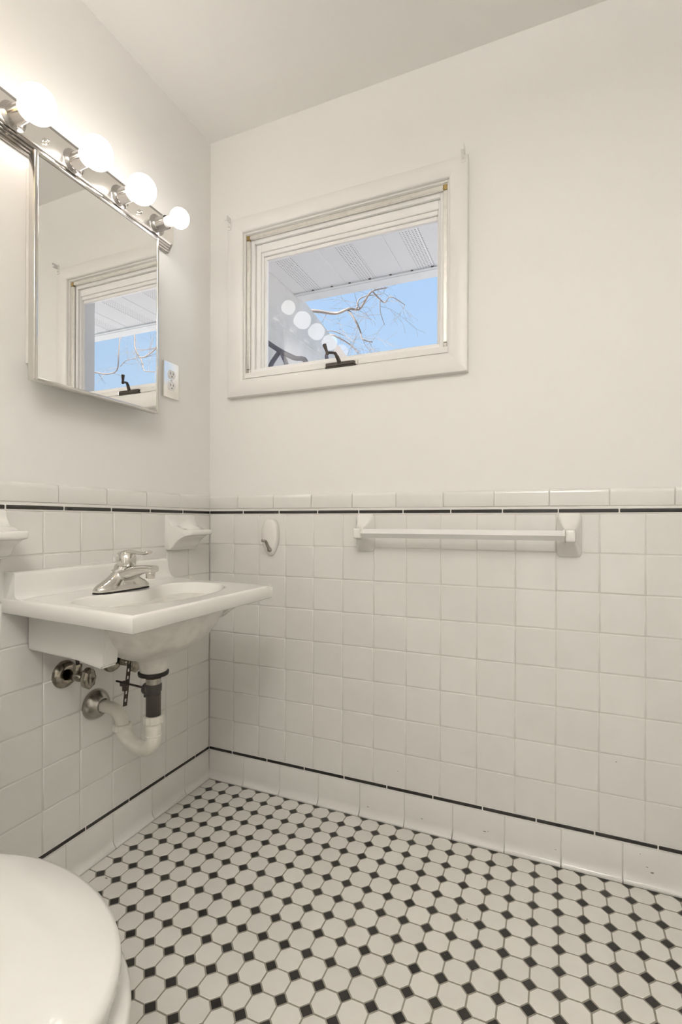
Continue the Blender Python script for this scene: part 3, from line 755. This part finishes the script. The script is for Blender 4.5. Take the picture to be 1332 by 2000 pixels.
# pop-up rod, strap and clip
obj('ball_nut', lathe([(.013, .012), (.015, .020), (.015, .027), (.010, .030)], (TX, TY, .533), (-1, 0, 0), 16), GREYP, tr_, True)
obj('pivot_rod', tube([(TX-.02, TY, .533), (TX-.135, TY+.006, .536)], .0028, 10), DARK, tr_, True)
obj('wing_clip', rbox(TX-.030, TX-.022, TY-.004, TY+.004, .510, .522, .001, 1), GREYP, tr_)
def strap():
    a = Vector((TX-.100, TY+.002, .475)); b = Vector((TX-.075, TY-.002, .640))
    ax = (b-a); V, F = [], []
    side = Vector((.3, .95, 0)).normalized()*.0055; nrm = Vector((.95, -.3, 0))*.0009
    n_ = 16
    # ladder of short pieces leaving holes
    parts = []
    for s in (-1, 1):
        q0, q1 = side*s, side*s*.45
        parts.append(([a+q0-nrm, a+q1-nrm, b+q1-nrm, b+q0-nrm, a+q0+nrm, a+q1+nrm, b+q1+nrm, b+q0+nrm], [(0, 1, 2, 3), (7, 6, 5, 4), (0, 4, 5, 1), (1, 5, 6, 2), (2, 6, 7, 3), (3, 7, 4, 0)]))
    for k in range(n_):
        if k % 2: continue
        p = a+ax*(k/n_); q = a+ax*((k+1.1)/n_)
        parts.append(([p+side*.5-nrm, p-side*.5-nrm, q-side*.5-nrm, q+side*.5-nrm, p+side*.5+nrm, p-side*.5+nrm, q-side*.5+nrm, q+side*.5+nrm], [(0, 1, 2, 3), (7, 6, 5, 4), (0, 4, 5, 1), (1, 5, 6, 2), (2, 6, 7, 3), (3, 7, 4, 0)]))
    return join(*parts)
obj('clevis_strap', strap(), DARK, tr_)
obj('spring_clip', join(rbox(TX-.112, TX-.090, TY-.006, TY+.010, .528, .540, .002, 1), rbox(TX-.104, TX-.096, TY-.005, TY+.005, .516, .530, .001, 1)), DARK, tr_)

def valve(y, lab):
    v = thing('stop_valve', lab, 'valve', (0, y, .56), 'water stop valves under the sink')
    Z = .5600
    obj('escutcheon', lathe([(.0365, -.0045), (.0365, .003), (.033, .009), (.024, .014), (.014, .017), (.0135, .014)], (0, y, Z), (1, 0, 0), 36), DCHROME, v, True)
    obj('valve_body', lathe([(.0095, 0), (.0095, .036), (.013, .038), (.013, .058), (.0105, .060), (.0105, .066), (.007, .067), (.006, .082)], (0, y, Z), (1, 0, 0), 20), DCHROME, v, True)
    obj('compression_nut', lathe([(.0105, .008), (.0110, .018), (.0105, .032), (.006, .034)], (.050, y, Z), (0, 0, 1), 6), DCHROME, v)
    R_ = []
    for d, s in ((.078, .6), (.080, .92), (.085, 1), (.092, 1), (.097, .9), (.099, .5)):
        R_.append([(d, y+.0185*s*math.cos(a)*(1+.05*math.cos(8*a)), Z+.0270*s*math.sin(a)*(1+.05*math.cos(8*a))) for a in [2*PI*k/48 for k in range(48)]])
    fix(obj('handle', loft(R_), DCHROME, v, True))
    obj('supply_tube', tube(spline([(.050, y, Z+.03), (.051, y, Z+.07), (.060, y+(.02 if y < -.53 else -.02), Z+.13), (.085, -.553+(-.05 if y < -.53 else .05), ZD-.030)], 6), .0048, 10), DARK, v, True)
valve(-.6070, 'tarnished chrome stop valve with oval handle, left of the drain pipe')
valve(-.4520, 'tarnished chrome stop valve half hidden behind the drain neck')

# ------------------------------------------------------------------ toilet
to = thing('toilet', 'white toilet with closed lid in the lower left corner', 'toilet', (.40, -1.165, 0))
TYc = -1.165
def oval(a, b, z, cx=.46, back=.235, n1=2.0, N=56):
    out = []
    for k in range(N):
        t_ = 2*PI*k/N; c, s = math.cos(t_), math.sin(t_); e = 2/n1
        xx = math.copysign(abs(c)**e, c)*(a if c > 0 else back); yy = math.copysign(abs(s)**e, s)*b
        out.append((cx+xx, TYc+yy, z))
    return out
bowlr = [oval(.135, .105, 0, .33, .21, 2.6), oval(.135, .105, .015, .33, .21, 2.6), oval(.120, .092, .05, .335, .20), oval(.120, .092, .12, .345, .20), oval(.150, .110, .18, .36, .20), oval(.200, .140, .24, .39, .20), oval(.245, .168, .295, .425, .21),
         oval(.278, .185, .335, .45, .23), oval(.292, .193, .350, .46, .24), oval(.294, .194, .366, .46, .24), oval(.288, .190, .374, .46, .24), oval(.26, .17, .376, .46, .22)]
fix(obj('bowl', loft(bowlr), PORC, to, True))
seatr = [oval(.262, .172, .3775), oval(.270, .178, .379), oval(.272, .180, .384), oval(.270, .178, .391), oval(.262, .172, .393)]
fix(obj('seat', loft(seatr), PORC, to, True))
lidr = [oval(.266, .176, .3975), oval(.274, .183, .399), oval(.2785, .1860, .403), oval(.2790, .1865, .412)]
for q in (1.0, .97, .92, .85, .75, .62, .45, .25, .04):
    lidr.append(oval(.2770*q, .1850*q, .4365-.0165*q**5, back=.235*q, cx=.46))
fix(obj('lid', loft(lidr), PORC, to, True))
for s in (-1, 1):
    obj('hinge', rbox(.218, .25, TYc+s*.075-.012, TYc+s*.075+.012, .376, .405, .004, 2), PORC, to)
sharp(obj('tank', rbox(.004, .195, TYc-.215, TYc+.205, .372, .705, .022, 4), PORC, to), 60)
sharp(obj('tank_lid', rbox(.002, .205, TYc-.225, TYc+.213, .705, .735, .010, 3), PORC, to), 60)
obj('flush_handle', tube([(.197, TYc+.150, .655), (.208, TYc+.150, .655), (.212, TYc+.110, .652), (.212, TYc+.07, .648)], .006, 10), CHROME, to, True)

# ------------------------------------------------------------------ fill lamp added behind the viewer, out of view
cl = thing('added_fill_lamp', 'round opal bowl fill lamp added on the ceiling behind the viewer', 'light', (1.25, -1.95, ZC))
obj('canopy', lathe([(.07, -.001), (.07, -.015), (.012, -.030), (.012, -.215)], (1.25, -1.95, ZC), (0, 0, 1), 32), CHROME, cl, True)
obj('shade', lathe([(.245, -.190), (.240, -.215), (.20, -.250), (.12, -.278), (.001, -.290)], (1.25, -1.95, ZC), (0, 0, 1), 40, False, True), FILLG, cl, True)

# ------------------------------------------------------------------ outside
gr = tag(obj('bounce_ground', box(-14, 16, .16, 26, -.9, -.8), BOUNCE), 'unseen pale ground outside, added to bounce light onto the eave', 'ground', None, 'structure')  # unseen ground, added as a bounce surface
rf = tag(obj('sun_block_roof', ([(-.4, -3, 2.62), (2.6, -3, 2.62), (2.6, 1.0, 2.62), (-.4, 1.0, 2.62), (-.4, -3, 3.2), (2.6, -3, 3.2), (2.6, 1.0, 2.72), (-.4, 1.0, 2.72)],
        [(0, 1, 2, 3), (4, 7, 6, 5), (0, 4, 5, 1), (1, 5, 6, 2), (2, 6, 7, 3), (3, 7, 4, 0)]), ROOF), 'unseen dark shingled roof slab added above the bathroom to block the sun', 'roof', None, 'structure')  # unseen slab put above the room to keep sun out
ev = thing('roof_eave', 'white vented eave seen through the top of the window', 'eave', (1.0, .5, 2.2))
SZ = 2.200
xs = -.095
k = 0
while xs < 3.2:
    x1 = xs+.305
    # each panel: two flat faces with a V groove between
    mid = (xs+x1)/2
    pf = [(xs, SZ+.004), (xs+.001, SZ+.001), (xs+.003, SZ), (mid-.004, SZ), (mid, SZ+.0015), (mid+.004, SZ), (x1-.003, SZ), (x1-.001, SZ+.001), (x1, SZ+.004)]
    pf2 = pf + [(x1, SZ+.013), (xs, SZ+.013)]
    obj('soffit_panel', loft([[(a, .115, b) for a, b in pf2], [(a, .845, b) for a, b in pf2]]), SOFF, ev); xs = x1
obj('fascia_channel', rbox(-.095, 3.2, .835, .850, SZ-.006, SZ+.02, .001, 1), FASC, ev)
obj('fascia_board', rbox(-.095, 3.2, .850, .930, SZ-.008, SZ+.12, .003, 1), FASC, ev)
for x in (.02, .13, .23, .34, .45, .56, .66, .77):
    obj('fixing_clip', rbox(x-.006, x+.006, .829, .835, SZ-.004, SZ+.002, .001, 1), DARK, ev)
wn = tag(obj('neighbour_wing', ([(-.095, .115, -.85), (-.095, 3.7, -.85), (-.095, 3.7, 1.70), (-.095, .95, 2.215), (-.095, .115, 2.215), (-.6, .115, -.85), (-.6, 3.7, -.85), (-.6, 3.7, 1.70), (-.6, .95, 2.215), (-.6, .115, 2.215)],
     [(0, 1, 2, 3, 4), (9, 8, 7, 6, 5), (0, 5, 6, 1), (1, 6, 7, 2), (2, 7, 8, 3), (3, 8, 9, 4), (4, 9, 5, 0)]), STUC), 'grey stucco wing wall of the house at the left of the window view', 'building', None, 'structure')
fix(wn)

def branchy(root, base, dirv, length, r0, depth, rnd, out, gens=3):
    """recursive bare branch; appends tubes to out[depth]"""
    n_ = 7; p = Vector(base); d = Vector(dirv).normalized(); path = [p.copy()]
    for i in range(n_):
        d = (d+Vector((rnd.uniform(-.22, .22), rnd.uniform(-.12, .12), rnd.uniform(-.20, .18)))).normalized()
        p = p + d*(length/n_); path.append(p.copy())
        if depth < gens and i > 0 and rnd.random() < .75:
            q = Vector((rnd.uniform(-1, 1), rnd.uniform(-.5, .5), rnd.uniform(-.9, .9)))
            branchy(root, p, d*.7+q*.75, length*rnd.uniform(.35, .6), r0*(1-i/n_*.6)*.5, depth+1, rnd, out, gens)
    out[depth].append(tube(path, [max(r0*(1-.75*i/n_), .0013) for i in range(n_+1)], 5 if depth > 1 else 7))
def tree(name, lab, cat, base, limbs, m1=TWIG, gens=3, seed=1, trunk=None):
    rnd = random.Random(seed); t = thing(name, lab, cat, base)
    if trunk: obj('trunk', tube(trunk[0], trunk[1], 12), BARK, t, True)
    for (b, d, L, r) in limbs:
        out = {k: [] for k in range(6)}
        branchy(None, b, d, L, r, 0, rnd, out, gens)
        limb = obj('branch', join(*out[0]), m1, t)
        tw = [x for k in range(1, 6) for x in out[k]]
        if tw: tag(obj('twigs', join(*tw), m1, limb), kind='stuff')
    return t
def limbtree(name, lab, cat, base, trunk, limbs, seed, off=.5):
    """limbs: ([points], r0, r1) main forks given as bent paths, each with its own random twigs"""
    rnd = random.Random(seed); t = thing(name, lab, cat, base)
    obj('trunk', tube(trunk[0], trunk[1], 12), BARK, t, True)
    for pts, r0, r1 in limbs:
        pts = [(x+rnd.uniform(-.01, .01), y+rnd.uniform(-.12, .12), z) for x, y, z in pts]
        P_ = spline(pts, 5); n_ = len(P_)
        limb = obj('branch', tube(P_, [r0+(r1-r0)*i/(n_-1) for i in range(n_)], 7), TWIG, t, True)
        out = {k: [] for k in range(6)}
        for i in range(3, n_, 3):
            d = (Vector(P_[i])-Vector(P_[i-1])).normalized()
            q = Vector((rnd.uniform(-1, 1), rnd.uniform(-.5, .5), rnd.uniform(-1, 1)))
            branchy(None, P_[i], d*.5+q*.9, rnd.uniform(.18, .5), max(r1*.45, .0022), 1, rnd, out, 2)
        tw = [x for k in range(1, 6) for x in out[k]]
        if tw: tag(obj('twigs', join(*tw), TWIG, limb), kind='stuff')
    return t
Y4, Y6 = 4.2, 6.0
limbtree('bare_tree', 'bare tree with a long forking limb against the blue sky', 'tree', (-3.3, Y4, -.85),
     ([(-3.3, Y4, -.85), (-3.25, Y4, .8), (-3.05, Y4, 2.4), (-3.0, Y4, 3.9), (-3.1, 4.3, 5.2)], [.17, .14, .11, .08, .03]),
     [([(-3.0, Y4, 3.9), (-2.5, Y4, 3.85), (-2.035, Y4, 3.75), (-1.643, Y4, 3.69), (-1.368, Y4, 3.637), (-1.123, Y4, 3.609), (-1.02, Y4, 3.643), (-.819, Y4, 3.735), (-.70, Y4, 3.86)], .030, .008),
      ([(-1.157, Y4, 3.605), (-1.04, Y4, 3.443), (-.992, Y4, 3.309), (-.951, Y4, 3.208), (-.837, Y4, 3.173)], .013, .007),
      ([(-1.04, Y4, 3.62), (-1.045, Y4, 3.762), (-.953, Y4, 3.809), (-.753, Y4, 3.799)], .010, .005),
      ([(-.799, Y4, 3.757), (-.72, Y4, 3.674), (-.59, Y4, 3.664), (-.43, Y4, 3.581)], .009, .004),
      ([(-.72, Y4, 3.656), (-.726, Y4, 3.519), (-.699, Y4, 3.378)], .006, .003),
      ([(-3.05, Y4, 3.2), (-2.2, Y4, 3.5), (-1.438, Y4, 3.341), (-1.282, Y4, 3.286), (-1.121, Y4, 3.187), (-1.018, Y4, 3.058)], .016, .005),
      ([(-1.55, Y4, 3.37), (-1.367, Y4, 3.37), (-1.191, Y4, 3.306), (-1.05, Y4, 3.18)], .007, .003)], 11)
limbtree('bare_tree', 'second bare tree, its drooping twigs seen only in the mirror', 'tree', (9.2, Y6, -.85),
     ([(9.2, Y6, -.85), (9.15, Y6, 1.5), (9.0, Y6, 3.4), (9.0, Y6, 6.2)], [.18, .15, .11, .03]),
     [([(9.0, Y6, 3.6), (8.3, Y6, 4.0), (7.935, Y6, 4.128), (7.492, Y6, 4.013), (7.191, Y6, 4.073), (6.996, Y6, 4.385), (6.99, Y6, 4.9)], .018, .011),
      ([(8.95, Y6, 5.4), (7.4, Y6, 5.3), (6.749, Y6, 4.869), (6.665, Y6, 4.445), (6.556, Y6, 4.204), (6.38, Y6, 3.948), (6.052, Y6, 3.879)], .020, .009),
      ([(6.50, Y6, 4.21), (6.382, Y6, 4.254), (6.119, Y6, 4.452), (5.798, Y6, 4.627)], .013, .015),
      ([(6.995, Y6, 4.10), (6.8, Y6, 4.18), (6.56, Y6, 4.215)], .006, .008),
      ([(6.119, Y6, 4.452), (6.316, Y6, 4.398), (6.584, Y6, 4.403)], .007, .005)], 5)
# forked stems of a leafless shrub standing against the wing wall
sh = thing('bare_shrub', 'dark forked shrub stems in front of the grey wing wall', 'shrub', (.25, .40, -.85))
obj('stem', tube(spline([(.30, .42, -.85), (.27, .41, .6), (.24, .36, 1.45), (.232, .35, 1.640), (.170, .35, 1.672), (.100, .35, 1.712), (.010, .35, 1.776), (-.06, .36, 1.83)], 4), [.030]*6+[.022]*6+[.0105]*17, 10), STEM, sh, True)
obj('stem', tube([(.098, .352, 1.712), (.060, .352, 1.668), (.038, .352, 1.630), (.02, .352, 1.52)], [.010, .0105, .011, .012], 8), STEM, sh, True)
obj('stem', tube([(.104, .353, 1.708), (.122, .353, 1.672), (.138, .353, 1.630), (.15, .353, 1.52)], [.010, .0105, .011, .012], 8), STEM, sh, True)
obj('stem', tube([(.330, .36, 1.60), (.318, .36, 1.665), (.322, .36, 1.69)], [.012, .008, .002], 8), STEM, sh, True)
